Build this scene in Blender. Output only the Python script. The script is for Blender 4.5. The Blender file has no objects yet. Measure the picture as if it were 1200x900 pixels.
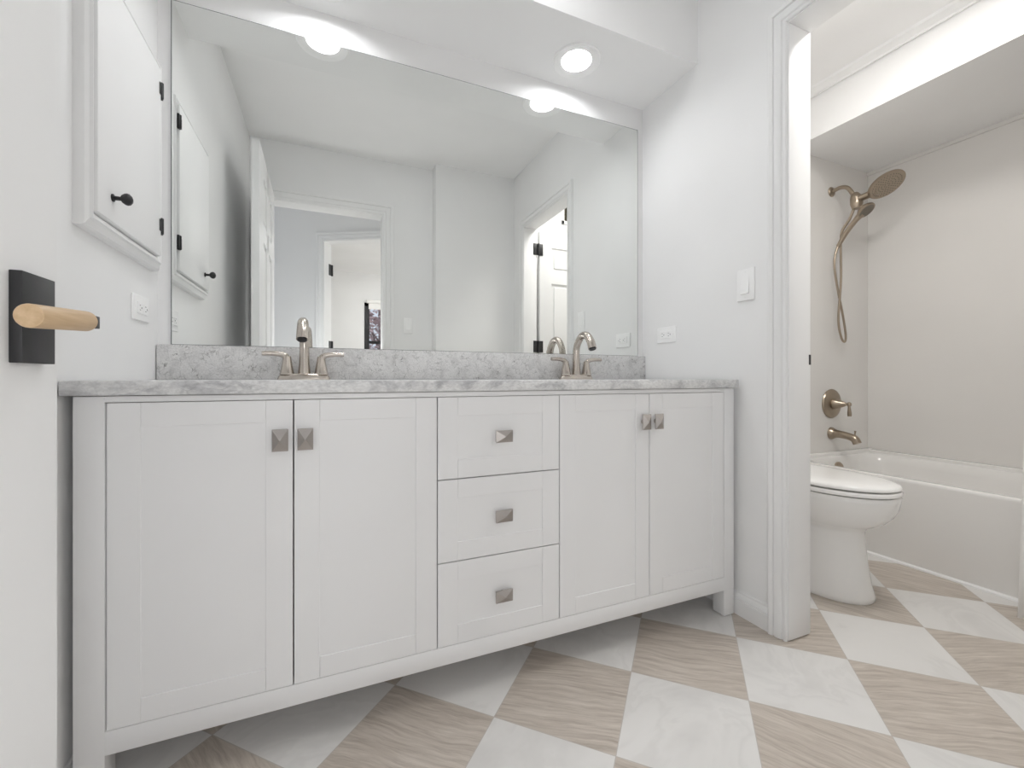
import bpy, bmesh, math, random
from mathutils import Vector, Matrix
PI = math.pi
scene = bpy.context.scene
C = scene.collection

# ------------------------------------------------------------------ camera
H = 0.863
cam_d = bpy.data.cameras.new('camera')
cam_d.sensor_fit = 'HORIZONTAL'
cam_d.sensor_width = 36.0
cam_d.lens = 503.0 / 1200.0 * 36.0
cam_d.shift_y = -6.8 / 1200.0
cam_d.clip_start = 0.02
cam = bpy.data.objects.new('camera', cam_d)
C.objects.link(cam)
cam.location = (0, 0, H)
cam.rotation_euler = (PI / 2, 0, -math.radians(23.07))
scene.camera = cam

# ------------------------------------------------------------------ look, sky, lights
scene.view_settings.view_transform = 'Standard'
scene.view_settings.look = 'None'
scene.view_settings.gamma = 1.0
scene.view_settings.use_curve_mapping = False
scene.view_settings.exposure = 0.0
try:
    scene.cycles.use_denoising = True
    scene.cycles.max_bounces = 16
    scene.cycles.diffuse_bounces = 10
    scene.cycles.glossy_bounces = 8
    scene.cycles.sample_clamp_indirect = 6.0
    scene.cycles.blur_glossy = 0.5
except Exception:
    pass

world = bpy.data.worlds.new('sky')
scene.world = world
world.use_nodes = True
wn = world.node_tree
wn.nodes.clear()
wo = wn.nodes.new('ShaderNodeOutputWorld')
wb = wn.nodes.new('ShaderNodeBackground')
wb.inputs[0].default_value = (0.80, 0.87, 1.0, 1)
wb.inputs[1].default_value = 0.92
wn.links.new(wb.outputs[0], wo.inputs[0])

CAN = 75.0            # radiance of the recessed lamps


def area(name, loc, rot, size, power, col=(1, 1, 1), size_y=None, spread=PI):
    d = bpy.data.lights.new(name, 'AREA')
    d.energy = power
    d.color = col
    d.spread = spread
    if size_y:
        d.shape = 'RECTANGLE'
        d.size = size
        d.size_y = size_y
    else:
        d.shape = 'DISK'
        d.size = size
    o = bpy.data.objects.new(name, d)
    C.objects.link(o)
    o.location = loc
    o.rotation_euler = rot
    return o


# the toilet room's ceiling lamp, and added fill lights without real sources
area('bathroom_ceiling_fill', (0.45, 1.04, 2.465), (0, 0, 0), 0.30, 3.5, (0.98, 0.99, 1.0))  # added fill to lift the bathroom's tones; no fixture known on this ceiling
low_fill_d = bpy.data.lights.new('hall_low_fill', 'POINT')  # added low fill behind the camera for the vanity front, not a real lamp
low_fill_d.energy = 9.5
low_fill_d.shadow_soft_size = 0.14
low_fill_d.color = (0.98, 0.99, 1.0)
low_fill_o = bpy.data.objects.new('hall_low_fill', low_fill_d)
C.objects.link(low_fill_o)
low_fill_o.location = (0.0, -0.30, 0.80)
area('toilet_room_ceiling_lamp', (1.84, 0.74, 2.42), (0, 0, 0), 0.40, 12.2, (1.0, 0.98, 0.95))
area('far_room_daylight_fill', (2.3, -2.4, 1.5), (0, -PI / 2, 0), 1.4, 25.0, (1.0, 0.985, 0.96), 1.6)  # added fill standing in for daylight; this side has no window
area('far_room_ceiling_fill', (0.9, -2.4, 2.46), (0, 0, 0), 0.5, 13.5, (1, 1, 1))  # added overhead fill to brighten the far room, no known fixture

# ------------------------------------------------------------------ materials
def new_mat(name):
    m = bpy.data.materials.new(name)
    m.use_nodes = True
    nt = m.node_tree
    b = nt.nodes.get('Principled BSDF')
    return m, nt, b


def setb(b, col=None, rough=None, metal=None, spec=None, coat=None):
    if col is not None: b.inputs['Base Color'].default_value = (*col, 1)
    if rough is not None: b.inputs['Roughness'].default_value = rough
    if metal is not None: b.inputs['Metallic'].default_value = metal
    if spec is not None: b.inputs['Specular IOR Level'].default_value = spec
    if coat is not None: b.inputs['Coat Weight'].default_value = coat


def noise(nt, scale, detail=3, rough=0.5, vec=None, dist=0.0):
    n = nt.nodes.new('ShaderNodeTexNoise')
    n.inputs['Scale'].default_value = scale
    n.inputs['Detail'].default_value = detail
    n.inputs['Roughness'].default_value = rough
    n.inputs['Distortion'].default_value = dist
    if vec is not None: nt.links.new(vec, n.inputs['Vector'])
    return n


def ramp(nt, src, stops):
    r = nt.nodes.new('ShaderNodeValToRGB')
    el = r.color_ramp.elements
    while len(el) > 1: el.remove(el[-1])
    el[0].position, el[0].color = stops[0][0], (*stops[0][1], 1)
    for p, c in stops[1:]:
        e = el.new(p); e.color = (*c, 1)
    nt.links.new(src, r.inputs[0])
    return r


def coords(nt):
    t = nt.nodes.new('ShaderNodeTexCoord')
    return t.outputs['Object']


def bump(nt, b, height, strength=0.1, dist=0.002):
    bp = nt.nodes.new('ShaderNodeBump')
    bp.inputs['Strength'].default_value = strength
    bp.inputs['Distance'].default_value = dist
    nt.links.new(height, bp.inputs['Height'])
    nt.links.new(bp.outputs[0], b.inputs['Normal'])


def paint(name, col, rough=0.5, bs=60, bstr=0.05, var=0.02, spec=0.3):
    m, nt, b = new_mat(name)
    setb(b, col, rough, spec=spec)
    v = coords(nt)
    n = noise(nt, 2.2, 2, vec=v)
    lo = tuple(max(0, c * (1 - var)) for c in col); hi = tuple(min(1, c * (1 + var)) for c in col)
    r = ramp(nt, n.outputs[0], [(0.3, lo), (0.7, hi)])
    nt.links.new(r.outputs[0], b.inputs['Base Color'])
    n2 = noise(nt, bs, 3, vec=v)
    bump(nt, b, n2.outputs[0], bstr, 0.001)
    return m


def metal(name, col, rough=0.25, stretch=None):
    m, nt, b = new_mat(name)
    setb(b, col, rough, 1.0)
    v = coords(nt)
    n = noise(nt, 180, 2, vec=v)
    mr = nt.nodes.new('ShaderNodeMapRange')
    mr.inputs['To Min'].default_value = rough * 0.8
    mr.inputs['To Max'].default_value = rough * 1.25
    nt.links.new(n.outputs[0], mr.inputs[0])
    nt.links.new(mr.outputs[0], b.inputs['Roughness'])
    return m


M = {}
M['wall'] = paint('wall_paint', (0.86, 0.86, 0.86), 0.55)
M['ceil'] = paint('ceiling_paint', (0.90, 0.90, 0.90), 0.7)
M['trim'] = paint('trim_gloss_paint', (0.86, 0.86, 0.86), 0.45, 20, 0.02)
M['door'] = paint('door_paint', (0.85, 0.85, 0.85), 0.35, 30, 0.02)
M['vanity'] = paint('vanity_satin_paint', (0.85, 0.85, 0.855), 0.38, 40, 0.02)
M['surround'] = paint('shower_surround_acrylic', (0.79, 0.775, 0.755), 0.22, 8, 0.02)
M['porcelain'] = paint('white_porcelain', (0.90, 0.895, 0.885), 0.10, 5, 0.0, 0.005, 0.5)
M['tub'] = paint('tub_enamel', (0.86, 0.85, 0.835), 0.14, 5, 0.0, 0.005, 0.5)
M['plastic'] = paint('white_plastic', (0.93, 0.93, 0.93), 0.30, 30, 0.0, 0.005, 0.5)
M['slot'] = paint('outlet_slot_shadow_grey', (0.22, 0.22, 0.22), 0.6)
M['black'] = paint('matte_black_metal', (0.018, 0.018, 0.020), 0.42, 200, 0.03, 0.1, 0.5)
M['nickel'] = metal('brushed_nickel', (0.56, 0.51, 0.46), 0.24)
M['knob'] = metal('satin_pewter', (0.44, 0.41, 0.39), 0.36)
M['shower'] = metal('brushed_bronze_nickel', (0.40, 0.335, 0.265), 0.30)
M['rubber'] = paint('nozzle_grey', (0.20, 0.175, 0.145), 0.5)
M['fabric'] = paint('curtain_cloth', (0.92, 0.91, 0.89), 0.85, 500, 0.3, 0.02)
M['grass'] = paint('winter_lawn', (0.32, 0.31, 0.22), 0.9)
M['bark'] = paint('bark', (0.34, 0.28, 0.27), 0.9)
M['leaf'] = paint('pink_blossom', (0.60, 0.46, 0.46), 0.8, 60, 0.1, 0.35)
M['grille'] = paint('dark_bronze_grille', (0.07, 0.062, 0.04), 0.5)

# mirror
m, nt, b = new_mat('mirror_glass')
setb(b, (0.885, 0.90, 0.885), 0.0, 1.0)
M['mirror'] = m
M['mirror_edge'] = paint('mirror_edge_grey', (0.10, 0.11, 0.11), 0.3)

# lamp lens
m, nt, b = new_mat('lamp_lens')
setb(b, (0.9, 0.9, 0.9), 0.4)
b.inputs['Emission Color'].default_value = (0.985, 0.99, 1.0, 1)
b.inputs['Emission Strength'].default_value = CAN
M['lens'] = m

# window glass
m, nt, b = new_mat('window_glass')
setb(b, (1, 1, 1), 0.0)
b.inputs['Transmission Weight'].default_value = 1.0
b.inputs['IOR'].default_value = 1.02
M['glass'] = m

# wood grip
m, nt, b = new_mat('pale_oak_grip')
setb(b, (0.56, 0.40, 0.24), 0.42)
v = coords(nt)
mp = nt.nodes.new('ShaderNodeMapping'); mp.inputs['Scale'].default_value = (60, 6, 60)
nt.links.new(v, mp.inputs[0])
n = noise(nt, 3.0, 4, vec=mp.outputs[0])
r = ramp(nt, n.outputs[0], [(0.3, (0.50, 0.345, 0.20)), (0.7, (0.62, 0.45, 0.28))])
nt.links.new(r.outputs[0], b.inputs['Base Color'])
M['wood'] = m


def marble(name, base, mid, vein, vscale, vmax=0.85, vw=0.05, stretch=(1, 1, 1)):
    m, nt, b = new_mat(name)
    setb(b, base, 0.38, spec=0.4)
    v = coords(nt)
    ms = nt.nodes.new('ShaderNodeMapping'); ms.inputs['Scale'].default_value = stretch
    nt.links.new(v, ms.inputs[0]); v = ms.outputs[0]
    warp = noise(nt, vscale * 0.8, 4, 0.6, v)
    vm = nt.nodes.new('ShaderNodeVectorMath'); vm.operation = 'MULTIPLY_ADD'
    nt.links.new(warp.outputs['Color'], vm.inputs[0])
    vm.inputs[1].default_value = (0.10, 0.10, 0.10)
    nt.links.new(v, vm.inputs[2])
    vo = nt.nodes.new('ShaderNodeTexVoronoi'); vo.feature = 'DISTANCE_TO_EDGE'
    vo.inputs['Scale'].default_value = vscale * 3.2
    nt.links.new(vm.outputs[0], vo.inputs['Vector'])
    vr = ramp(nt, vo.outputs['Distance'], [(0.0, (0, 0, 0)), (vw, (1, 1, 1))])
    cl = noise(nt, vscale * 1.6, 6, 0.62, vm.outputs[0], 0.6)
    cr = ramp(nt, cl.outputs[0], [(0.30, mid), (0.52, base), (0.75, tuple(min(1, c * 1.08) for c in base))])
    fn = noise(nt, vscale * 14, 5, 0.7, v)
    fr = ramp(nt, fn.outputs[0], [(0.35, (0.80, 0.80, 0.80)), (0.62, (1, 1, 1))])
    mm = nt.nodes.new('ShaderNodeMix'); mm.data_type = 'RGBA'; mm.blend_type = 'MULTIPLY'
    mm.inputs[0].default_value = 1.0
    nt.links.new(cr.outputs[0], mm.inputs[6]); nt.links.new(fr.outputs[0], mm.inputs[7])
    # veins fade in and out
    vf = noise(nt, vscale * 2.5, 2, 0.5, v)
    mlt = nt.nodes.new('ShaderNodeMapRange')
    mlt.inputs['From Min'].default_value = 0.42; mlt.inputs['From Max'].default_value = 0.68
    mlt.inputs['To Min'].default_value = 0.0; mlt.inputs['To Max'].default_value = vmax
    nt.links.new(vf.outputs[0], mlt.inputs[0])
    inv = nt.nodes.new('ShaderNodeMath'); inv.operation = 'SUBTRACT'; inv.inputs[0].default_value = 1.0
    nt.links.new(vr.outputs[0], inv.inputs[1])
    fac = nt.nodes.new('ShaderNodeMath'); fac.operation = 'MULTIPLY'
    nt.links.new(inv.outputs[0], fac.inputs[0]); nt.links.new(mlt.outputs[0], fac.inputs[1])
    mx = nt.nodes.new('ShaderNodeMix'); mx.data_type = 'RGBA'
    nt.links.new(fac.outputs[0], mx.inputs[0])
    nt.links.new(mm.outputs[2], mx.inputs[6]); mx.inputs[7].default_value = (*vein, 1)
    nt.links.new(mx.outputs[2], b.inputs['Base Color'])
    return m


M['marble'] = marble('grey_white_marble', (0.80, 0.80, 0.80), (0.42, 0.42, 0.44), (0.26, 0.26, 0.27), 9.0, 0.35, 0.05, (0.75, 1, 1.3))
M['marble2'] = marble('grey_white_marble_upstand', (0.78, 0.775, 0.77), (0.60, 0.595, 0.59), (0.15, 0.145, 0.14), 15.0, 0.9, 0.05)

# floor: 12 inch tiles laid on the diagonal, white marble look and beige streaked stone in turn
def floor_mat():
    m, nt, b = new_mat('diagonal_checker_tile')
    setb(b, (0.7, 0.7, 0.7), 0.30, spec=0.4)
    L = nt.links.new
    v = coords(nt)
    sp = nt.nodes.new('ShaderNodeSeparateXYZ'); L(v, sp.inputs[0])

    def math_(op, a, bb=None):
        n = nt.nodes.new('ShaderNodeMath'); n.operation = op
        for i, x in enumerate((a, bb)):
            if x is None: continue
            if isinstance(x, (int, float)): n.inputs[i].default_value = x
            else: L(x, n.inputs[i])
        return n.outputs[0]
    s = 0.3048 * math.sqrt(2)
    dx = math_('SUBTRACT', sp.outputs[0], 0.602); dy = math_('SUBTRACT', sp.outputs[1], 1.2395)
    a = math_('DIVIDE', math_('ADD', dx, dy), s); c = math_('DIVIDE', math_('SUBTRACT', dx, dy), s)
    fa = math_('FLOOR', a); fc = math_('FLOOR', c)
    par = math_('ABSOLUTE', math_('MODULO', math_('ADD', fa, fc), 2.0))
    ra = math_('SUBTRACT', a, fa); rc = math_('SUBTRACT', c, fc)
    ea = math_('MINIMUM', ra, math_('SUBTRACT', 1.0, ra)); ec = math_('MINIMUM', rc, math_('SUBTRACT', 1.0, rc))
    edge = math_('MINIMUM', ea, ec)
    grout = math_('LESS_THAN', edge, 0.0032)
    # per tile offset so that no two tiles share a pattern
    cmb = nt.nodes.new('ShaderNodeCombineXYZ'); L(fa, cmb.inputs[0]); L(fc, cmb.inputs[1])
    wn_ = nt.nodes.new('ShaderNodeTexWhiteNoise'); wn_.noise_dimensions = '3D'; L(cmb.outputs[0], wn_.inputs[0])
    off = nt.nodes.new('ShaderNodeVectorMath'); off.operation = 'MULTIPLY_ADD'
    L(wn_.outputs['Color'], off.inputs[0]); off.inputs[1].default_value = (9, 9, 9); L(v, off.inputs[2])
    # beige: long wavy streaks
    wv = noise(nt, 5.0, 3, 0.5, off.outputs[0])
    wo_ = nt.nodes.new('ShaderNodeVectorMath'); wo_.operation = 'MULTIPLY_ADD'
    L(wv.outputs['Color'], wo_.inputs[0]); wo_.inputs[1].default_value = (0.05, 0.05, 0.0); L(off.outputs[0], wo_.inputs[2])
    vr_ = nt.nodes.new('ShaderNodeVectorRotate'); vr_.rotation_type = 'Z_AXIS'
    L(wo_.outputs[0], vr_.inputs['Vector'])
    L(math_('ADD', math_('MULTIPLY', wn_.outputs['Value'], math.radians(46)), math.radians(20)), vr_.inputs['Angle'])
    mp = nt.nodes.new('ShaderNodeMapping'); mp.vector_type = 'POINT'
    mp.inputs['Scale'].default_value = (1.0, 13.0, 1.0)
    L(vr_.outputs[0], mp.inputs[0])
    st = noise(nt, 7.0, 7, 0.68, mp.outputs[0], 0.3)
    be = ramp(nt, st.outputs[0], [(0.28, (0.36, 0.31, 0.265)), (0.5, (0.51, 0.455, 0.40)), (0.72, (0.64, 0.585, 0.525))])
    # white: broad faint cloudy veins
    wn2 = noise(nt, 3.0, 4, 0.55, off.outputs[0], 1.2)
    wr = ramp(nt, wn2.outputs[0], [(0.34, (0.655, 0.645, 0.63)), (0.46, (0.715, 0.705, 0.69)), (0.495, (0.675, 0.665, 0.65)), (0.55, (0.72, 0.71, 0.695)), (0.75, (0.745, 0.735, 0.72))])
    mx = nt.nodes.new('ShaderNodeMix'); mx.data_type = 'RGBA'
    L(par, mx.inputs[0]); L(wr.outputs[0], mx.inputs[6]); L(be.outputs[0], mx.inputs[7])
    mg = nt.nodes.new('ShaderNodeMix'); mg.data_type = 'RGBA'
    L(grout, mg.inputs[0]); L(mx.outputs[2], mg.inputs[6]); mg.inputs[7].default_value = (0.48, 0.45, 0.42, 1)
    L(mg.outputs[2], b.inputs['Base Color'])
    return m


M['floor'] = floor_mat()

# ------------------------------------------------------------------ mesh helpers
def box(bm, x0, x1, y0, y1, z0, z1, bev=0.0, seg=2):
    g = bmesh.ops.create_cube(bm, size=1.0)
    vs = g['verts']
    bmesh.ops.scale(bm, vec=(x1 - x0, y1 - y0, z1 - z0), verts=vs)
    bmesh.ops.translate(bm, vec=((x0 + x1) / 2, (y0 + y1) / 2, (z0 + z1) / 2), verts=vs)
    if bev > 0:
        es = {e for vv in vs for e in vv.link_edges}
        r = bmesh.ops.bevel(bm, geom=list(es), offset=bev, segments=seg, affect='EDGES', profile=0.5)
    return vs


def ring_loft(bm, rings, cap0=True, cap1=True):
    rows = [[bm.verts.new(p) for p in r] for r in rings]
    n = len(rows[0])
    for a, b_ in zip(rows[:-1], rows[1:]):
        for i in range(n):
            j = (i + 1) % n
            bm.faces.new((a[i], a[j], b_[j], b_[i]))
    if cap0: bm.faces.new(list(reversed(rows[0])))
    if cap1: bm.faces.new(rows[-1])
    return rows


def frame_of(d):
    d = Vector(d).normalized()
    up = Vector((0, 0, 1)) if abs(d.z) < 0.95 else Vector((1, 0, 0))
    u = d.cross(up).normalized()
    return u, d.cross(u).normalized() * -1


def lathe(bm, origin, axis, prof, n=32, cap0=True, cap1=True):
    """prof = [(distance along axis, radius)]"""
    u, w = frame_of(axis)
    a = Vector(axis).normalized(); o = Vector(origin)
    rings = []
    for t, r in prof:
        rings.append([o + a * t + (u * math.cos(2 * PI * i / n) + w * math.sin(2 * PI * i / n)) * max(r, 1e-5) for i in range(n)])
    ring_loft(bm, rings, cap0, cap1)


def smooth(pts, k=6):
    P = [Vector(p) for p in pts]
    out = []
    for i in range(len(P) - 1):
        p0 = P[max(i - 1, 0)]; p1 = P[i]; p2 = P[i + 1]; p3 = P[min(i + 2, len(P) - 1)]
        for s in range(k):
            t = s / k
            out.append(0.5 * ((2 * p1) + (-p0 + p2) * t + (2 * p0 - 5 * p1 + 4 * p2 - p3) * t * t + (-p0 + 3 * p1 - 3 * p2 + p3) * t ** 3))
    out.append(P[-1])
    return out


def tube(bm, pts, rad, n=14, k=6, flat=None, cap=True):
    """swept tube; rad = number or list at the control points; flat = (scale u, scale w)"""
    if not isinstance(rad, (list, tuple)): rad = [rad] * len(pts)
    P = smooth(pts, k) if k > 1 else [Vector(p) for p in pts]
    R = []
    for i in range(len(rad) - 1):
        for s in range(max(k, 1)):
            R.append(rad[i] + (rad[i + 1] - rad[i]) * s / max(k, 1))
    R.append(rad[-1])
    rings = []
    d0 = (P[1] - P[0]).normalized()
    u, w = frame_of(d0)
    for i, p in enumerate(P):
        d = (P[min(i + 1, len(P) - 1)] - P[max(i - 1, 0)]).normalized()
        u = (u - d * u.dot(d)).normalized()
        w = d.cross(u)
        fu, fw = flat if flat else (1, 1)
        rings.append([p + (u * math.cos(2 * PI * j / n) * fu + w * math.sin(2 * PI * j / n) * fw) * R[i] for j in range(n)])
    ring_loft(bm, rings, cap, cap)


def profile_sweep(bm, prof, stations):
    """prof: list of (u,t); stations: functions (u,t)->point; closed profile swept along the stations"""
    rings = [[st(u, t) for u, t in prof] for st in stations]
    ring_loft(bm, rings, True, True)


def shade(me, ang=35):
    for p in me.polygons: p.use_smooth = True
    try:
        me.set_sharp_from_angle(angle=math.radians(ang))
    except Exception:
        pass


def obj(name, bm, mat, parent=None, smooth_ang=35, mats=None):
    bmesh.ops.remove_doubles(bm, verts=bm.verts, dist=1e-6)
    bmesh.ops.recalc_face_normals(bm, faces=bm.faces)
    me = bpy.data.meshes.new(name)
    bm.to_mesh(me); bm.free()
    shade(me, smooth_ang)
    for mm in (mats or [mat]): me.materials.append(mm)
    o = bpy.data.objects.new(name, me)
    C.objects.link(o)
    if parent is not None:
        r = parent
        while r.parent: r = r.parent
        me.transform(Matrix.Translation(-r.location) if r['own'] else Matrix.Identity(4))
        o.parent = parent
    return o


def tag(o, label, cat, group=None):
    o['label'] = label; o['category'] = cat
    if group: o['group'] = group
    return o


def thing(name, label, cat, loc, group=None):
    o = bpy.data.objects.new(name, None)
    o.empty_display_size = 0.05
    C.objects.link(o)
    o.location = loc
    o['own'] = 1
    return tag(o, label, cat, group)


def struct(name, bm, mat, sm=35):
    o = obj(name, bm, mat, None, sm)
    o['kind'] = 'structure'; o['own'] = 0
    return o


def copy_tree(o, parent=None):
    c = o.copy(); C.objects.link(c)
    if parent is not None: c.parent = parent
    for ch in list(o.children): copy_tree(ch, c)
    return c


def BM(): return bmesh.new()


def boolean_cut(o, cutter):
    md = o.modifiers.new('cut', 'BOOLEAN'); md.operation = 'DIFFERENCE'; md.object = cutter; md.solver = 'EXACT'
    dg = bpy.context.evaluated_depsgraph_get()
    me = bpy.data.meshes.new_from_object(o.evaluated_get(dg))
    o.modifiers.clear()
    mats = [mm for mm in o.data.materials]
    o.data = me
    me.materials.clear()
    for mm in mats: me.materials.append(mm)
    for p in me.polygons: p.use_smooth = False
    bpy.data.objects.remove(cutter)


# ------------------------------------------------------------------ key dimensions
XL, XR, YW = -0.488, 1.385, 1.65      # left wall, right wall, mirror wall
ZC = 2.48                              # bathroom ceiling
ZS = 2.148                             # soffit underside
XT = 1.485                             # toilet-room side of the right wall
XB = 3.20                              # back wall of the tub alcove
YD = -0.03                             # wall with the bathroom doorway

# ------------------------------------------------------------------ room shell
bm = BM(); box(bm, -2.2, 3.4, -4.0, 1.8, -0.08, 0.0); struct('floor', bm, M['floor'])
bm = BM(); box(bm, -0.62, 1.43, YW, YW + 0.12, 0, 2.6); struct('wall_mirror_side', bm, M['wall'])
bm = BM(); box(bm, 1.43, 3.35, YW, YW + 0.12, 0, 2.6); struct('wall_shower_side', bm, M['surround'])
bm = BM(); box(bm, XL - 0.12, XL, -0.15, YW, 0, 2.6); struct('wall_left', bm, M['wall'])
bm = BM()
box(bm, XR, XT, 0.945, YW, 0, 2.6)
box(bm, XR, XT, -0.15, 0.265, 0, 2.6)
box(bm, XR, XT, 0.265, 0.945, 2.035, 2.6)
struct('wall_right', bm, M['wall'])
bm = BM()
box(bm, XL - 0.12, -0.374, YD - 0.12, YD, 0, 2.6)
box(bm, 0.374, 0.74, YD - 0.12, YD, 0, 2.6)
box(bm, -0.374, 0.374, YD - 0.12, YD, 2.085, 2.6)
box(bm, 0.74, XR, YD - 0.12, 0.08, 0, 2.6)
struct('wall_entrance', bm, M['wall'])
bm = BM(); box(bm, XL, XR, -0.03, 1.316, ZC, 2.6); struct('ceiling', bm, M['ceil'])
# lowered part of the ceiling over the vanity, with the two lamp holes
bm = BM(); box(bm, XL, XR, 1.316, YW, ZS, 2.6)
sof = struct('ceiling_soffit', bm, M['ceil'])
LAMPS = [(-0.022, 1.495), (0.92, 1.495)]
for lx, ly in LAMPS:
    cb = BM(); lathe(cb, (lx, ly, ZS - 0.05), (0, 0, 1), [(0, 0.076), (0.13, 0.076)], 48)
    ct = obj('hole_cutter', cb, M['ceil'])
    boolean_cut(sof, ct)

# toilet and tub room
bm = BM(); box(bm, XB, XB + 0.12, -0.1, YW, 0, 2.6); struct('wall_tub_back', bm, M['surround'])
bm = BM(); box(bm, XT, XB, -0.1, 0.05, 0, 2.6); struct('wall_toilet_room_front', bm, M['wall'])
bm = BM(); box(bm, XT, 2.46, 0.05, YW, 2.44, 2.6); struct('ceiling_toilet_room', bm, M['ceil'])
bm = BM(); box(bm, 2.46, XB, 0.05, YW, 2.188, 2.6); struct('ceiling_tub_soffit', bm, M['ceil'])
# small bead moulding where the toilet-room ceiling meets the tub soffit, and over the tub walls
bm = BM()
prof = [(0, 0), (0.006, -0.030), (0.014, -0.030), (0.016, -0.022), (0.040, -0.010), (0.052, -0.010), (0.060, 0)]
profile_sweep(bm, prof, [lambda u, t, y=y: Vector((2.46 - u, y, 2.44 + t)) for y in (0.05, YW)])
struct('trim_1', bm, M['ceil'])
bm = BM()
profile_sweep(bm, [(0, 0), (0, -0.022), (0.008, -0.022), (0.011, -0.011), (0.008, 0)], [lambda u, t, y=y: Vector((XB - u, y, 2.188 + t)) for y in (0.05, YW)])
struct('trim_2', bm, M['surround'])

# hall and bright room beyond
AX, AY = -0.039, -0.866
dd = Vector((0.871, 0.491, 0)).normalized(); nn = Vector((-dd.y, dd.x, 0))     # nn faces the bathroom
Aorg = Vector((AX, AY, 0))


def ang_box(bm, a0, a1, n0, n1, z0, z1):
    vs = box(bm, a0, a1, n0, n1, z0, z1)
    mt = Matrix(((dd.x, nn.x, 0, AX), (dd.y, nn.y, 0, AY), (0, 0, 1, 0), (0, 0, 0, 1)))
    bmesh.ops.transform(bm, matrix=mt, verts=vs)


OW = 0.76; OH = 2.075
bm = BM()
ang_box(bm, -1.0, -0.012, -0.11, 0, 0, 2.6)
ang_box(bm, OW + 0.012, 0.98, -0.11, 0, 0, 2.6)
ang_box(bm, -0.012, OW + 0.012, -0.11, 0, OH + 0.012, 2.6)
struct('wall_hall', bm, M['wall'])
bm = BM(); box(bm, -1.02, -0.92, -1.40, -0.15, 0, 2.6); struct('wall_hall_left', bm, M['wall'])
bm = BM(); box(bm, 0.86, 0.96, -0.60, -0.15, 0, 2.6); struct('wall_hall_right', bm, M['wall'])
bm = BM(); box(bm, -2.1, 2.5, -3.9, -0.03, ZC, 2.6); struct('ceiling_hall', bm, M['ceil'])
# bright room
bm = BM()
WX0, WX1, WZ0, WZ1 = 0.50, 1.45, 0.75, 2.03
FY = -3.70
box(bm, -2.1, WX0, FY - 0.12, FY, 0, 2.6)
box(bm, WX1, 2.5, FY - 0.12, FY, 0, 2.6)
box(bm, WX0, WX1, FY - 0.12, FY, 0, WZ0)
box(bm, WX0, WX1, FY - 0.12, FY, WZ1, 2.6)
struct('wall_far_room_back', bm, M['wall'])
bm = BM(); box(bm, -2.1, -2.0, -3.7, -0.5, 0, 2.6); struct('wall_far_room_left', bm, M['wall'])
bm = BM(); box(bm, 2.4, 2.5, -3.7, -0.15, 0, 2.6); struct('wall_far_room_right', bm, M['wall'])
bm = BM(); box(bm, -2.0, -0.92, -1.46, -1.36, 0, 2.6); struct('wall_far_room_front', bm, M['wall'])
bm = BM(); box(bm, 0.92, 2.4, -0.62, -0.52, 0, 2.6); struct('wall_far_room_entry', bm, M['wall'])

# ------------------------------------------------------------------ casings, jambs, baseboards
CP = [(0, 0), (0, 0.009), (0.003, 0.012), (0.009, 0.012), (0.0105, 0.007), (0.014, 0.007), (0.017, 0.012), (0.026, 0.016), (0.036, 0.017),
      (0.0375, 0.012), (0.041, 0.012), (0.043, 0.018), (0.054, 0.021), (0.058, 0.019), (0.060, 0.014), (0.060, 0)]


def casing(bm, org, D, N, a0, a1, zt, prof=CP, sc=1.0):
    org, D, N = Vector(org), Vector(D), Vector(N)
    Z = Vector((0, 0, 1))
    st = [lambda u, t: org + D * (a0 - u * sc) + N * t,
          lambda u, t: org + D * (a0 - u * sc) + N * t + Z * (zt + u * sc),
          lambda u, t: org + D * (a1 + u * sc) + N * t + Z * (zt + u * sc),
          lambda u, t: org + D * (a1 + u * sc) + N * t]
    profile_sweep(bm, prof, st)


# doorway to the toilet room
bm = BM(); casing(bm, (XR, 0, 0), (0, 1, 0), (-1, 0, 0), 0.270, 0.940, 2.030); struct('trim_3', bm, M['trim'])
bm = BM()
box(bm, XR - 0.004, XT + 0.005, 0.935, 0.946, 0.004, 2.025, 0.002)
box(bm, XR - 0.004, XT + 0.005, 0.264, 0.275, 0.004, 2.025, 0.002)
box(bm, XR - 0.004, XT + 0.005, 0.264, 0.946, 2.025, 2.036, 0.002)
jamb = struct('trim_4', bm, M['trim'])
bm = BM(); casing(bm, (XT, 0, 0), (0, 1, 0), (1, 0, 0), 0.270, 0.940, 2.030); struct('trim_5', bm, M['trim'])
bm = BM(); box(bm, XT - 0.004, XT + 0.0058, 0.9335, 0.937, 0.908, 0.942, 0.0008)
obj('strike_plate', bm, M['black'], jamb)
# bathroom doorway
bm = BM(); casing(bm, (0, YD, 0), (1, 0, 0), (0, 1, 0), -0.369, 0.369, 2.080, sc=1.25); struct('trim_6', bm, M['trim'])
bm = BM()
box(bm, -0.375, -0.364, YD - 0.124, YD + 0.004, 0, 2.075, 0.002)
box(bm, 0.364, 0.375, YD - 0.124, YD + 0.004, 0, 2.075, 0.002)
box(bm, -0.375, 0.375, YD - 0.124, YD + 0.004, 2.075, 2.086, 0.002)
struct('trim_7', bm, M['trim'])
# doorway to the bright room
bm = BM(); casing(bm, Aorg, dd, nn, -0.005, OW + 0.005, OH + 0.005, sc=1.15); struct('trim_8', bm, M['trim'])
bm = BM()
ang_box(bm, -0.013, 0.0, -0.114, 0.004, 0, OH)
ang_box(bm, OW, OW + 0.013, -0.114, 0.004, 0, OH)
ang_box(bm, -0.013, OW + 0.013, -0.114, 0.004, OH, OH + 0.013)
struct('trim_9', bm, M['trim'])

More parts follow.
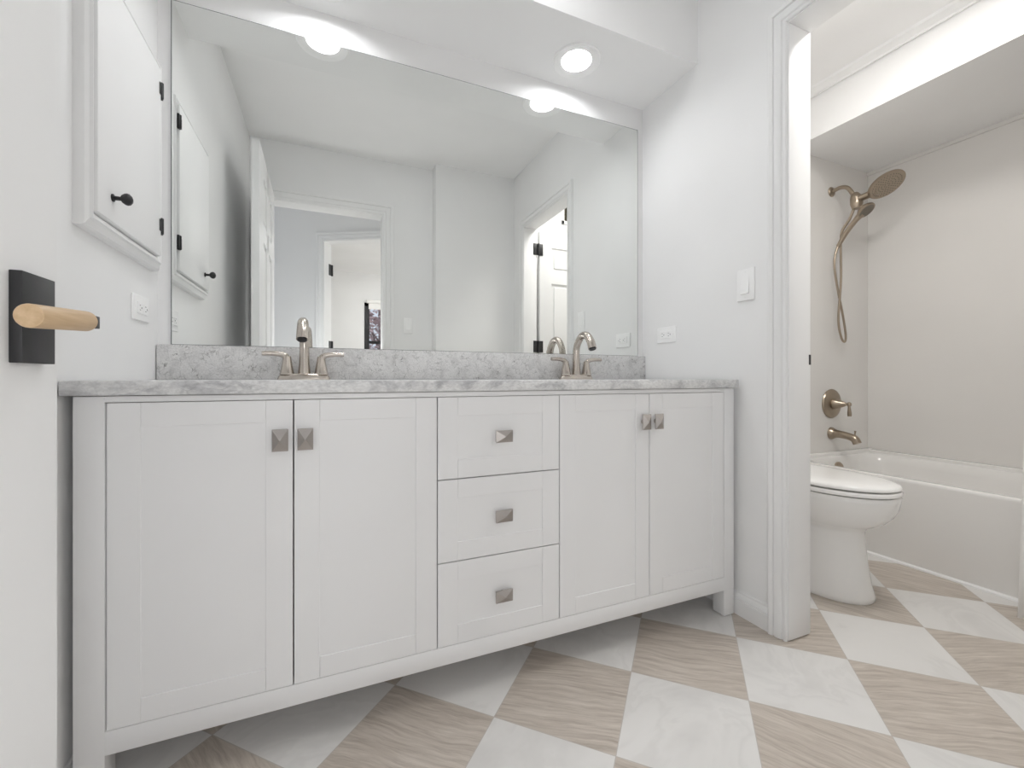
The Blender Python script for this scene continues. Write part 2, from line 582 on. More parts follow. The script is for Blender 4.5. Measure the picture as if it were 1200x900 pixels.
BP = [(0, 0), (0, 0.015), (0.055, 0.015), (0.0565, 0.010), (0.060, 0.010), (0.0615, 0.013), (0.072, 0.010), (0.0765, 0.006), (0.083, 0.0055), (0.085, 0.003), (0.085, 0)]


def baseboard(name, p0, p1, N):
    p0, p1, N = Vector(p0), Vector(p1), Vector(N)
    bm = BM()
    profile_sweep(bm, BP, [lambda z, t, p=p: p + N * t + Vector((0, 0, z)) for p in (p0, p1)])
    return struct(name, bm, M['trim'])


baseboard('baseboard_right', (XR, 1.0, 0), (XR, YW, 0), (-1, 0, 0))
baseboard('baseboard_left', (XL, YD, 0), (XL, YW, 0), (1, 0, 0))
baseboard('baseboard_mirror_side', (XL, YW, 0), (XR, YW, 0), (0, -1, 0))
baseboard('baseboard_entrance', (0.46, YD, 0), (0.74, YD, 0), (0, 1, 0))
baseboard('baseboard_alcove', (0.74, 0.08, 0), (XR, 0.08, 0), (0, 1, 0))
baseboard('baseboard_toilet_side', (XT, 1.0, 0), (XT, YW, 0), (1, 0, 0))

# ------------------------------------------------------------------ doors
def leaf(bm, W, Hh, T, stile=0.115, cols=2):
    """panelled leaf: local x along the width 0..W, y thickness 0..T, z 0..H"""
    box(bm, 0.01, W - 0.01, T * 0.28, T * 0.72, 0.01, Hh - 0.01)
    rails = [(0, 0.22), (0.86, 1.02), (1.60, 1.70), (Hh - 0.12, Hh)]
    mid = 0.10
    box(bm, 0, stile, 0, T, 0, Hh); box(bm, W - stile, W, 0, T, 0, Hh)
    if cols == 2: box(bm, W / 2 - mid / 2, W / 2 + mid / 2, 0, T, 0, Hh)
    for z0, z1 in rails: box(bm, stile, W - stile, 0, T, z0, z1)
    xs = [(stile, W / 2 - mid / 2), (W / 2 + mid / 2, W - stile)] if cols == 2 else [(stile, W - stile)]
    for (za, zb) in zip(rails[:-1], rails[1:]):
        for x0, x1 in xs:
            for y0, y1 in ((T * 0.08, T * 0.3), (T * 0.7, T * 0.92)):
                box(bm, x0 + 0.022, x1 - 0.022, y0, y1, za[1] + 0.022, zb[0] - 0.022, 0.005, 1)


def place(bm, mt):
    bmesh.ops.transform(bm, matrix=mt, verts=bm.verts)


# bathroom door: open along the left wall; free edge towards the mirror
DX, DY1, DYL = -0.329, 0.753, 0.745
ang = math.radians(-0.8)
bm = BM(); leaf(bm, DYL, 2.075, 0.037, 0.162)
# local x -> -Y from the free edge, local y -> -X
mt = Matrix.Translation((DX, DY1, 0.012)) @ Matrix.Rotation(ang, 4, 'Z') @ Matrix(((0, -1, 0, 0), (-1, 0, 0, 0), (0, 0, 1, 0), (0, 0, 0, 1)))
place(bm, mt)
door1 = struct('door_1', bm, M['door'], 20)
# handle: black rectangular rosette, black bar, pale wood grip
bm = BM(); box(bm, 0.029, 0.0905, -0.0115, 0, 0.8685, 0.973, 0.0008); place(bm, mt)
hd = obj('door_handle', bm, M['black'], door1)
hd['label'] = 'black rectangular rosette'
bm = BM()
box(bm, 0.057, 0.074, -0.0665, -0.010, 0.9125, 0.9275, 0.0008)
box(bm, 0.060, 0.110, -0.0640, -0.0525, 0.914, 0.924, 0.0008)
place(bm, mt); obj('lever_bar', bm, M['black'], hd)
bm = BM()
lathe(bm, (0.0720, -0.0585, 0.9200), (1, 0, -0.07), [(0, 0.0114), (0.0008, 0.0121), (0.1025, 0.0121), (0.1035, 0.0114)], 40)
place(bm, mt)
g_ = obj('grip', bm, M['wood'], hd, 40); g_['label'] = 'pale wood grip'

def hinge(bm, c, r, L, axis_pts=None, leafs=()):
    lathe(bm, (c[0], c[1], c[2] - L / 2), (0, 0, 1), [(0, r * 0.6), (0.003, r), (L - 0.003, r), (L, r * 0.6)], 12)


# toilet-room door: open into that room against its front wall
bm = BM(); leaf(bm, 0.66, 2.005, 0.035, 0.105)
place(bm, Matrix.Translation((XT + 0.035, 0.238, 0.012)))
door2 = struct('door_2', bm, M['door'], 20)
for z in (1.87, 1.11, 0.25):
    bm = BM(); lathe(bm, (XT + 0.020, 0.283, z - 0.045), (0, 0, 1), [(0, 0.006), (0.003, 0.009), (0.087, 0.009), (0.09, 0.006)], 14)
    box(bm, XT - 0.022, XT + 0.022, 0.2752, 0.279, z - 0.045, z + 0.045, 0.001)
    box(bm, XT + 0.022, XT + 0.062, 0.2735, 0.278, z - 0.045, z + 0.045, 0.001)
    obj('hinge', bm, M['black'], door2)
# bright-room door: swung right back into that room
bm = BM(); leaf(bm, 0.75, 2.055, 0.035, 0.105)
place(bm, Matrix.Translation((-0.047, -1.005, 0.012)) @ Matrix.Rotation(-PI / 2 - math.radians(0.5), 4, 'Z'))
door3 = struct('door_3', bm, M['door'], 20)
for z in (1.845, 1.15, 0.25):
    bm = BM()
    q = Aorg - nn * 0.118 + dd * 0.004
    lathe(bm, (q.x, q.y, z - 0.05), (0, 0, 1), [(0, 0.008), (0.003, 0.011), (0.097, 0.011), (0.10, 0.008)], 14)
    ang_box(bm, 0.0005, 0.004, -0.112, -0.072, z - 0.05, z + 0.05)
    box(bm, -0.047, -0.010, -1.004, -1.0005, z - 0.05, z + 0.05)
    box(bm, -0.025, -0.010, -1.002, -0.985, z - 0.05, z + 0.05)
    if z == 1.15:
        box(bm, -0.046, -0.034, -1.004, -0.985, 1.2, 1.305)
    obj('hinge', bm, M['black'], door3)

# ------------------------------------------------------------------ far window and outdoors
bm = BM()
fw = 0.055
for (x0, x1, z0, z1) in ((WX0, WX0 + fw, WZ0, WZ1), (WX1 - fw, WX1, WZ0, WZ1), (WX0, WX1, WZ0, WZ0 + fw), (WX0, WX1, WZ1 - fw, WZ1)):
    box(bm, x0, x1, FY - 0.09, FY + 0.006, z0, z1)
win = struct('window_1', bm, M['black'])
bm = BM()
box(bm, WX0 + fw, WX0 + fw + 0.02, FY - 0.06, FY - 0.03, WZ0 + fw, WZ1 - fw)
box(bm, WX0 + fw, WX1 - fw, FY - 0.065, FY - 0.02, 1.40, 1.445)
obj('sash', bm, M['black'], win)
bm = BM(); box(bm, WX0 + fw, WX1 - fw, FY - 0.050, FY - 0.046, WZ0 + fw, WZ1 - fw); obj('pane', bm, M['glass'], win)
bm = BM(); lathe(bm, (WX0 + 0.03, FY + 0.03, WZ1 + 0.015), (1, 0, 0), [(0, 0.028), (WX1 - WX0 - 0.04, 0.028)], 20)
box(bm, WX0 + 0.06, WX1 - 0.06, FY + 0.028, FY + 0.031, 1.93, WZ1 + 0.01)
sh = obj('roller_blind', bm, M['fabric']); tag(sh, 'rolled up white blind above the black far-room window, seen in mirror', 'blind')

bm = BM(); box(bm, -14, 16, -40, -4.3, -1.1, -1.0); gr = struct('ground', bm, M['grass'])
rnd = random.Random(4)


def tree(x, y, h, label):
    t = thing('tree', label, 'tree', (x, y, -1.0), 'trees outside the far window')
    bm = BM(); tips = []
    tube(bm, [(x, y, -1.0), (x + 0.05, y, h * 0.25), (x, y, h * 0.6)], [0.14, 0.10, 0.05], 8, 3)
    for i in range(40):
        a = rnd.uniform(0, 2 * PI); z0 = rnd.uniform(0.0, h * 0.5); L = rnd.uniform(0.8, 1.7)
        p0 = Vector((x, y, z0)); p2 = p0 + Vector((math.cos(a) * L, math.sin(a) * L, rnd.uniform(0.5, 1.3)))
        pm = (p0 + p2) / 2 + Vector((0, 0, -0.1))
        tube(bm, [p0, pm, p2], [0.022, 0.014, 0.006], 6, 3)
        tips += [p2, pm, (pm + p2) / 2]
    obj('trunk', bm, M['bark'], t)
    bm = BM()
    for p in tips:
        for k in range(26):
            q = p + Vector((rnd.gauss(0, 0.28), rnd.gauss(0, 0.28), rnd.gauss(0, 0.22)))
            s = rnd.uniform(0.035, 0.08)
            d = Vector((rnd.gauss(0, 1), rnd.gauss(0, 1), rnd.gauss(0, 1))).normalized()
            u, w = frame_of(d)
            vs = [bm.verts.new(q + u * s), bm.verts.new(q + w * s * 0.6), bm.verts.new(q - u * s), bm.verts.new(q - w * s * 0.6)]
            bm.faces.new(vs)
    obj('foliage', bm, M['leaf'], t)


tree(1.15, -7.6, 4.6, 'pink blossoming tree outside the far window, seen through its pane in the mirror')

# ------------------------------------------------------------------ vanity cabinet
YV = 1.126
VX0, VX1 = -0.469, 1.361
XS = [-0.418, -0.077, 0.264, 0.634, 0.973, 1.311]
ZB, ZT = 0.145, 0.812
van = thing('vanity_cabinet', 'long white shaker vanity cabinet with four doors and three drawers under the marble top', 'cabinet', ((VX0 + VX1) / 2, 1.38, 0))
bm = BM()
# carcass: side panels, bottom, back, dividers, top rail and bottom rail
box(bm, VX0 + 0.003, VX0 + 0.022, YV + 0.05, YW - 0.022, 0.100, 0.826)
box(bm, VX1 - 0.022, VX1 - 0.003, YV + 0.05, YW - 0.022, 0.100, 0.826)
box(bm, VX0 + 0.02, VX1 - 0.02, YV + 0.022, YW - 0.025, 0.105, 0.123)
box(bm, VX0 + 0.02, VX1 - 0.02, YW - 0.036, YW - 0.022, 0.105, 0.826)
for x in (XS[2], XS[3]): box(bm, x - 0.009, x + 0.009, YV + 0.024, YW - 0.03, 0.12, 0.82)
box(bm, XS[0] - 0.002, XS[5] + 0.002, YV, YV + 0.022, ZT + 0.0015, 0.826, 0.0006)
box(bm, XS[0] - 0.002, XS[5] + 0.002, YV, YV + 0.040, 0.095, ZB - 0.0015, 0.0012)
obj('carcass', bm, M['vanity'], van)
for x0, x1 in ((VX0, XS[0] - 0.0015), (XS[5] + 0.0015, VX1)):
    bm = BM(); box(bm, x0, x1, YV, YV + 0.05, 0.003, 0.826, 0.0014); obj('leg', bm, M['vanity'], van)
    bm = BM(); box(bm, x0, x1, YW - 0.075, YW - 0.022, 0.003, 0.826, 0.0014); obj('leg', bm, M['vanity'], van)


def shaker(bm, x0, x1, z0, z1, st=0.055, rl=0.0505):
    """front with flat frame and a panel set back behind a small chamfered step"""
    y0, yt = YV, 0.020
    xi0, xi1, zi0, zi1 = x0 + st, x1 - st, z0 + rl, z1 - rl
    j = 0.00035
    box(bm, x0, xi0, y0, y0 + yt, z0, z1, 0.0007, 1)
    box(bm, xi1, x1, y0, y0 + yt, z0, z1, 0.0007, 1)
    for a, b_ in ((z0, zi0), (zi1, z1)): box(bm, xi0 + j, xi1 - j, y0 + 0.0002, y0 + yt, a, b_, 0.0005, 1)
    box(bm, xi0 - 0.004, xi1 + 0.004, y0 + 0.0026, y0 + 0.012, zi0 - 0.004, zi1 + 0.004)


def pyramid_knob(bm, x, z, w, h):
    y = YV
    lathe(bm, (x, y + 0.001, z), (0, -1, 0), [(0, 0.009), (0.004, 0.0065), (0.012, 0.0065), (0.014, 0.010)], 16)
    def rect(hw, hh, yy): return [Vector((x - hw, yy, z - hh)), Vector((x + hw, yy, z - hh)), Vector((x + hw, yy, z + hh)), Vector((x - hw, yy, z + hh))]
    tip = 0.0006
    ring_loft(bm, [rect(w / 2 - 0.003, h / 2 - 0.003, y - 0.013), rect(w / 2, h / 2, y - 0.016), rect(w / 2, h / 2, y - 0.0195), rect(tip, tip, y - 0.029)])


g = 0.0015
doors = [(XS[0], XS[1], XS[1] - 0.026), (XS[1], XS[2], XS[1] + 0.026), (XS[3], XS[4], XS[4] - 0.026), (XS[4], XS[5], XS[4] + 0.026)]
for x0, x1, kx in doors:
    bm = BM(); shaker(bm, x0 + g, x1 - g, ZB, ZT); d_ = obj('door', bm, M['vanity'], van, 20)
    bm = BM(); pyramid_knob(bm, kx, 0.721, 0.033, 0.050); obj('knob', bm, M['knob'], d_, 15)
zs = [ZT, 0.5905, 0.3680, ZB]
for i in range(3):
    z1 = zs[i] - (g if i else 0); z0 = zs[i + 1] + (g if i < 2 else 0)
    bm = BM(); shaker(bm, XS[2] + g, XS[3] - g, z0, z1); d_ = obj('drawer', bm, M['vanity'], van, 20)
    bm = BM(); pyramid_knob(bm, (XS[2] + XS[3]) / 2, (zs[i] + zs[i + 1]) / 2, 0.050, 0.033); obj('knob', bm, M['knob'], d_, 15)

bm = BM(); box(bm, -0.4855, 1.3715, 1.113, 1.649, 0.8275, 0.858, 0.003, 2)
ct = obj('countertop', bm, M['marble']); tag(ct, 'grey and white veined marble countertop slab on the white vanity', 'countertop')
bm = BM(); box(bm, -0.485, 1.3835, 1.629, 1.6495, 0.8585, 0.967, 0.002, 2)
bs = obj('backsplash', bm, M['marble2']); tag(bs, 'low grey marble upstand between the countertop and the mirror', 'backsplash')

# mirror
MX0, MX1, MZ0, MZ1 = -0.453, 1.351, 0.9685, 2.043
bm = BM()
def mrect(i, y): return [Vector((MX0 + i, y, MZ0 + i * 0.3)), Vector((MX1 - i, y, MZ0 + i * 0.3)), Vector((MX1 - i, y, MZ1 - i)), Vector((MX0 + i, y, MZ1 - i))]
ring_loft(bm, [mrect(0, 1.6495), mrect(0, 1.6445), mrect(0.0026, 1.643)])
bm.faces.ensure_lookup_table()
for f_ in bm.faces:
    f_.material_index = 0 if f_.calc_center_median().y < 1.6432 else 1
mi = obj('mirror', bm, None, smooth_ang=5, mats=[M['mirror'], M['mirror_edge']]); tag(mi, 'large frameless wall mirror above the marble backsplash', 'mirror')

# ------------------------------------------------------------------ faucets
def make_faucet(x, label):
    y, z = 1.585, 0.858
    t = thing('faucet', label, 'faucet', (x, y, z), 'faucets on the vanity top')
    bm = BM()
    # oval deck plate with a raised saddle
    rings = []
    for zz, hw, hd, p in ((0, 0.080, 0.027, 2.6), (0.003, 0.080, 0.027, 2.6), (0.012, 0.076, 0.0245, 2.5), (0.019, 0.070, 0.021, 2.4), (0.021, 0.064, 0.017, 2.4)):
        rings.append([Vector((x + math.copysign(abs(math.cos(a)) ** (2 / p), math.cos(a)) * hw, y + math.copysign(abs(math.sin(a)) ** (2 / p), math.sin(a)) * hd, z + zz)) for a in [2 * PI * i / 48 for i in range(48)]])
    ring_loft(bm, rings)
    obj('base', bm, M['nickel'], t, 45)
    bm = BM()
    tube(bm, [(x, y, z + 0.015), (x, y, z + 0.05), (x, y, z + 0.11), (x, y - 0.010, z + 0.148), (x, y - 0.042, z + 0.180), (x, y - 0.082, z + 0.180), (x, y - 0.110, z + 0.154), (x, y - 0.124, z + 0.124)],
         [0.0205, 0.0165, 0.0145, 0.0145, 0.0148, 0.0155, 0.0165, 0.0172], 24, 8)
    obj('spout', bm, M['nickel'], t, 60)
    bm = BM(); lathe(bm, (x, y - 0.1242, z + 0.1235), (0, -0.42, -0.907), [(0, 0.0135), (0.003, 0.0135), (0.0032, 0.010)], 20)
    obj('aerator', bm, M['black'], t)
    for s in (-1, 1):
        bm = BM(); hx = x + s * 0.051
        lathe(bm, (hx, y, z + 0.017), (0, 0, 1), [(0, 0.0225), (0.004, 0.0225), (0.006, 0.021), (0.030, 0.0165), (0.052, 0.013), (0.060, 0.0115)], 24)
        tube(bm, [(hx, y, z + 0.062), (hx + s * 0.004, y, z + 0.075), (hx + s * 0.016, y - 0.001, z + 0.0825), (hx + s * 0.040, y - 0.003, z + 0.0855), (hx + s * 0.072, y - 0.006, z + 0.0850)],
             [0.0118, 0.0110, 0.0090, 0.0080, 0.0070], 16, 6)
        obj('handle', bm, M['nickel'], t, 50)
    return t


f1 = make_faucet(-0.076, 'brushed nickel arched two handle faucet above the left pair of vanity doors')
f2 = copy_tree(f1); f2.location.x = 0.974
f2['label'] = 'brushed nickel arched two handle faucet above the right pair of vanity doors'

# ------------------------------------------------------------------ recessed lamps
def make_lamp(x, y, label):
    t = thing('recessed_light', label, 'ceiling light', (x, y, ZS), 'recessed lights in the soffit')
    bm = BM()
    n = 48
    prof = [(0.095, 0.0), (0.0955, -0.007), (0.091, -0.010), (0.070, -0.006), (0.060, -0.003), (0.0555, 0.020), (0.064, 0.022), (0.0735, 0.0)]
    rings = [[Vector((x + r * math.cos(2 * PI * i / n), y + r * math.sin(2 * PI * i / n), ZS + dz)) for i in range(n)] for r, dz in prof]
    ring_loft(bm, rings + [rings[0]], False, False)
    obj('trim_ring', bm, M['plastic'], t, 30)
    bm = BM(); lathe(bm, (x, y, ZS + 0.018), (0, 0, 1), [(0, 0.0555), (0.006, 0.0565)], 48)
    l_ = obj('lens', bm, M['lens'], t); l_['label'] = 'glowing white lens'
    return t


l1 = make_lamp(LAMPS[0][0], LAMPS[0][1], 'round recessed soffit light above the left faucet, cut by photo top')
l2 = copy_tree(l1); l2.location.x = LAMPS[1][0]
l2['label'] = 'round recessed soffit light above the right faucet, wholly visible with its ring'

# ------------------------------------------------------------------ medicine cabinet on the left wall
mc = thing('medicine_cabinet', 'tall white recessed medicine cabinet with black knob on the left wall', 'cabinet', (XL, 1.37, 1.18))
CY0, CY1, CZ0, CZ1 = 1.185, 1.558, 1.218, 1.765
bm = BM()
fp = [(0, 0), (0, 0.026), (0.010, 0.026), (0.014, 0.031), (0.020, 0.031), (0.024, 0.025), (0.046, 0.019), (0.052, 0.012), (0.052, 0)]
def corner(sy, sz):
    yb = CY0 - 0.004 if sy < 0 else CY1 + 0.004
    zb = CZ0 - 0.004 if sz < 0 else CZ1 + 0.004
    return lambda u, t: Vector((XL + t, yb + sy * u * (0.22 if sy < 0 else 0.80), zb + sz * u * 0.60))
sts = [corner(-1, -1), corner(1, -1), corner(1, 1), corner(-1, 1)]
rings = [[st(u, t) for u, t in fp] for st in sts]
ring_loft(bm, rings + [rings[0]], False, False)
box(bm, XL, XL + 0.010, CY0 - 0.004, CY1 + 0.004, CZ0 - 0.004, CZ1 + 0.004)
obj('frame', bm, M['trim'], mc, 25)
bm = BM(); box(bm, XL + 0.012, XL + 0.036, CY0, CY1, CZ0, CZ1, 0.004, 2)
md = obj('door', bm, M['trim'], mc)
for z in (1.705, 1.308):
    bm = BM()
    lathe(bm, (XL + 0.036, CY1 + 0.002, z - 0.024), (0, 0, 1), [(0, 0.003), (0.002, 0.0055), (0.046, 0.0055), (0.048, 0.003)], 12)
    box(bm, XL + 0.031, XL + 0.0375, CY1 + 0.002, CY1 + 0.012, z - 0.024, z + 0.024, 0.0008)
    box(bm, XL + 0.0362, XL + 0.0375, CY1 - 0.016, CY1, z - 0.017, z + 0.017, 0.0004)
    obj('hinge', bm, M['black'], md)
bm = BM(); lathe(bm, (XL + 0.036, 1.250, 1.272), (1, 0, 0), [(0, 0.0085), (0.0025, 0.0085), (0.004, 0.0048), (0.015, 0.0045), (0.018, 0.009), (0.023, 0.0125), (0.027, 0.0135), (0.031, 0.0125), (0.035, 0.008), (0.037, 0.002)], 24)
obj('knob', bm, M['black'], md)

# ------------------------------------------------------------------ outlets and switches
def to_wall(bm, origin, N):
    """local x = along the wall (right when facing it), y = up, z = out of the wall"""
    N = Vector(N); Z = Vector((0, 0, 1)); X = Z.cross(N)
    mt = Matrix(((X.x, Z.x, N.x, origin[0]), (X.y, Z.y, N.y, origin[1]), (X.z, Z.z, N.z, origin[2]), (0, 0, 0, 1)))
    bmesh.ops.transform(bm, matrix=mt, verts=bm.verts)


def make_outlet(origin, N, label, group):
    t = thing('wall_outlet', label, 'outlet', origin, group)
    bm = BM(); box(bm, -0.057, 0.057, -0.035, 0.035, 0, 0.0055, 0.0025, 3); to_wall(bm, origin, N); obj('cover_plate', bm, M['plastic'], t)
    bm = BM(); box(bm, -0.034, 0.034, -0.0165, 0.0165, 0.004, 0.0085, 0.001, 1); to_wall(bm, origin, N); o = obj('receptacle', bm, M['plastic'], t)
    def piece(nm, fn, mat, par):
        bm = BM(); fn(bm); to_wall(bm, origin, N); obj(nm, bm, mat, par)
    for cx in (-0.019, 0.019):
        for dy in (-0.0065, 0.0065):
            piece('slot', lambda q: box(q, cx - 0.0045, cx + 0.0025, dy - 0.001, dy + 0.001, 0.0075, 0.0087), M['slot'], o)
        piece('ground_hole', lambda q: lathe(q, (cx + 0.009, 0, 0.0075), (0, 0, 1), [(0, 0.0026), (0.0012, 0.0026)], 12), M['slot'], o)
    for cx in (-0.003, 0.003): piece('test_button', lambda q: box(q, cx - 0.0018, cx + 0.0018, -0.010, 0.010, 0.0082, 0.0094, 0.0004, 1), M['plastic'], o)
    for sx in (-0.0455, 0.0455): piece('screw', lambda q: lathe(q, (sx, 0, 0.005), (0, 0, 1), [(0, 0.0022), (0.0009, 0.0022)], 12), M['trim'], t)
    return t


make_outlet((XR, 1.4895, 1.056), (-1, 0, 0), 'white horizontal wall outlet on the right wall beside the mirror', None)
make_outlet((XL, 1.512, 1.058), (1, 0, 0), 'white horizontal wall outlet on the left wall under the medicine cabinet', None)


def make_switch(origin, N, label):
    t = thing('light_switch', label, 'light switch', origin)
    bm = BM(); box(bm, -0.035, 0.035, -0.0575, 0.0575, 0, 0.006, 0.0025, 3); to_wall(bm, origin, N); obj('cover_plate', bm, M['plastic'], t)
    bm = BM()
    y0, y1, hw = -0.033, 0.033, 0.0165
    pr = [(y0, 0.003), (y0, 0.012), (0.0, 0.0085), (y1, 0.0062), (y1, 0.003)]
    ring_loft(bm, [[Vector((x, y, z)) for y, z in pr] for x in (-hw, hw)])
    to_wall(bm, origin, N); obj('rocker', bm, M['plastic'], t, 15)
    for yy in (-0.046, 0.046):
        bm = BM(); lathe(bm, (0, yy, 0.0055), (0, 0, 1), [(0, 0.0024), (0.0008, 0.0022)], 12)
        to_wall(bm, origin, N); obj('screw', bm, M['trim'], t)
    return t


make_switch((XR, 1.094, 1.200), (-1, 0, 0), 'white rocker light switch on the right wall beside the toilet room doorway')
make_switch((0.552, YD, 1.262), (0, 1, 0), 'white rocker light switch beside the bathroom doorway, seen only in the mirror')

# vent grille high in the toilet room, seen in the mirror
vt = thing('vent_grille', 'dark slotted vent grille high on the toilet room wall, seen in the mirror', 'vent', (2.0, 0.05, 2.31))
bm = BM()
for (x0, x1, z0, z1) in ((1.84, 2.22, 2.40, 2.425), (1.84, 2.22, 2.19, 2.22), (1.84, 1.865, 2.19, 2.425), (2.195, 2.22, 2.19, 2.425)):
    box(bm, x0, x1, 0.0505, 0.062, z0, z1, 0.002)
obj('frame', bm, M['plastic'], vt)
bm = BM(); box(bm, 1.866, 2.194, 0.0503, 0.053, 2.221, 2.399)
for i in range(9):
    z = 2.23 + i * 0.0195
    vs = box(bm, 1.866, 2.194, 0.053, 0.060, z, z + 0.006)
obj('louvre', bm, M['grille'], vt)

# ------------------------------------------------------------------ toilet
TX = 1.905
to = thing('toilet', 'white porcelain toilet with closed lid in front of the bathtub', 'toilet', (TX, 1.25, 0))


def egg(hw, yf, yb, z, yc=1.16, pf=2.15, pb=3.2, n=56, x=TX):
    pts = []
    for i in range(n):
        a = 2 * PI * i / n
        c, s = math.cos(a), math.sin(a)
        p = pf if s < 0 else pb
        L = (yc - yf) if s < 0 else (yb - yc)
        pts.append(Vector((x + math.copysign(abs(c) ** (2 / p), c) * hw, yc + math.copysign(abs(s) ** (2 / p), s) * L, z)))
    return pts


bm = BM()
ring_loft(bm, [egg(0.124, 0.970, 1.50, 0.0), egg(0.126, 0.967, 1.50, 0.004), egg(0.125, 0.969, 1.50, 0.018), egg(0.117, 0.980, 1.50, 0.06),
               egg(0.110, 0.992, 1.50, 0.14), egg(0.106, 1.000, 1.50, 0.22), egg(0.106, 1.001, 1.50, 0.262), egg(0.111, 0.992, 1.50, 0.277), egg(0.128, 0.966, 1.50, 0.291),
               egg(0.149, 0.936, 1.49, 0.310), egg(0.166, 0.913, 1.47, 0.336), egg(0.178, 0.897, 1.46, 0.368), egg(0.183, 0.890, 1.45, 0.400), egg(0.183, 0.889, 1.45, 0.414), egg(0.179, 0.893, 1.45, 0.420)])
box(bm, TX - 0.105, TX + 0.105, 1.42, 1.615, 0.20, 0.425, 0.02, 3)
obj('bowl', bm, M['porcelain'], to, 50)
bm = BM()
ring_loft(bm, [egg(0.177, 0.894, 1.39, 0.4225), egg(0.184, 0.886, 1.395, 0.426), egg(0.185, 0.885, 1.395, 0.434), egg(0.181, 0.889, 1.39, 0.441)])
obj('seat', bm, M['porcelain'], to, 50)
bm = BM()
ring_loft(bm, [egg(0.174, 0.897, 1.40, 0.4445), egg(0.182, 0.888, 1.405, 0.448), egg(0.182, 0.888, 1.405, 0.455), egg(0.176, 0.895, 1.40, 0.462),
               egg(0.155, 0.925, 1.38, 0.4665), egg(0.10, 1.00, 1.33, 0.4695), egg(0.04, 1.10, 1.24, 0.4705)])
box(bm, TX - 0.09, TX + 0.09, 1.385, 1.418, 0.424, 0.462, 0.008, 2)
obj('lid', bm, M['porcelain'], to, 50)
bm = BM()
rg = lambda hw, y0, y1, z, r: rrect(TX - hw, TX + hw, y0, y1, z, r)


def rrect(x0, x1, y0, y1, z, r, m=8):
    pts = []
    for cx, cy, a0 in ((x1 - r, y1 - r, 0), (x0 + r, y1 - r, PI / 2), (x0 + r, y0 + r, PI), (x1 - r, y0 + r, 1.5 * PI)):
        for i in range(m):
            a = a0 + PI / 2 * i / (m - 1)
            pts.append(Vector((cx + r * math.cos(a), cy + r * math.sin(a), z)))
    return pts


ring_loft(bm, [rg(0.190, 1.452, 1.636, 0.428, 0.03), rg(0.196, 1.446, 1.638, 0.435, 0.03), rg(0.212, 1.436, 1.642, 0.74, 0.03)])
obj('tank', bm, M['porcelain'], to, 50)
bm = BM()
ring_loft(bm, [rg(0.214, 1.434, 1.643, 0.741, 0.03), rg(0.220, 1.428, 1.645, 0.746, 0.03), rg(0.220, 1.428, 1.645, 0.768, 0.03), rg(0.212, 1.436, 1.640, 0.777, 0.03)])
obj('tank_lid', bm, M['porcelain'], to, 50)
bm = BM(); lathe(bm, (TX - 0.15, 1.4365, 0.69), (0, -1, 0), [(-0.006, 0.013), (0.006, 0.013), (0.010, 0.008), (0.018, 0.008)], 16)
tube(bm, [(TX - 0.15, 1.421, 0.69), (TX - 0.11, 1.418, 0.687), (TX - 0.075, 1.419, 0.680)], [0.006, 0.007, 0.008], 10, 4)
obj('flush_lever', bm, M['nickel'], to)

# ------------------------------------------------------------------ bathtub
tb = thing('bathtub', 'white alcove bathtub with plain apron behind the toilet', 'bathtub', (2.82, 0.89, 0))
TX0, TX1, TY0, TY1, TZ = 2.445, 3.197, 0.053, 1.647, 0.395
bm = BM()
ring_loft(bm, [rrect(TX0 + 0.004, TX1, TY0, TY1, 0.0, 0.004), rrect(TX0 + 0.002, TX1, TY0, TY1, 0.380, 0.004), rrect(TX0 + 0.003, TX1, TY0, TY1, 0.388, 0.004), rrect(TX0 + 0.006, TX1, TY0, TY1, 0.393, 0.004), rrect(TX0 + 0.011, TX1, TY0, TY1, TZ, 0.004),
               rrect(TX0 + 0.045, TX1 - 0.055, TY0 + 0.06, TY1 - 0.036, TZ, 0.10), rrect(TX0 + 0.058, TX1 - 0.068, TY0 + 0.075, TY1 - 0.042, TZ - 0.010, 0.11),
               rrect(TX0 + 0.068, TX1 - 0.078, TY0 + 0.10, TY1 - 0.048, TZ - 0.05, 0.12), rrect(TX0 + 0.10, TX1 - 0.11, TY0 + 0.24, TY1 - 0.09, 0.12, 0.15),
               rrect(TX0 + 0.14, TX1 - 0.15, TY0 + 0.30, TY1 - 0.18, 0.07, 0.13), rrect(TX0 + 0.20, TX1 - 0.21, TY0 + 0.4, TY1 - 0.26, 0.060, 0.10)])
# raised ledge against the walls
box(bm, TX1 - 0.05, TX1, TY0, TY1, TZ - 0.03, 0.412, 0.008, 2)
box(bm, TX0, TX1, TY1 - 0.028, TY1, TZ - 0.03, 0.418, 0.008, 2)
obj('shell', bm, M['tub'], tb, 40)
bm = BM(); lathe(bm, (2.80, TY1 - 0.054, 0.328), (0, -1, 0.12), [(-0.008, 0.036), (0.004, 0.036), (0.010, 0.030), (0.012, 0.010)], 28)
obj('overflow_plate', bm, M['shower'], tb)
bm = BM(); profile_sweep(bm, [(0, 0), (0.012, 0), (0.010, 0.006), (0, 0.012)], [lambda u, t, y=y: Vector((TX0 + 0.004 - u, y, t)) for y in (TY0, TY1)])
struct('trim_10', bm, M['trim'])

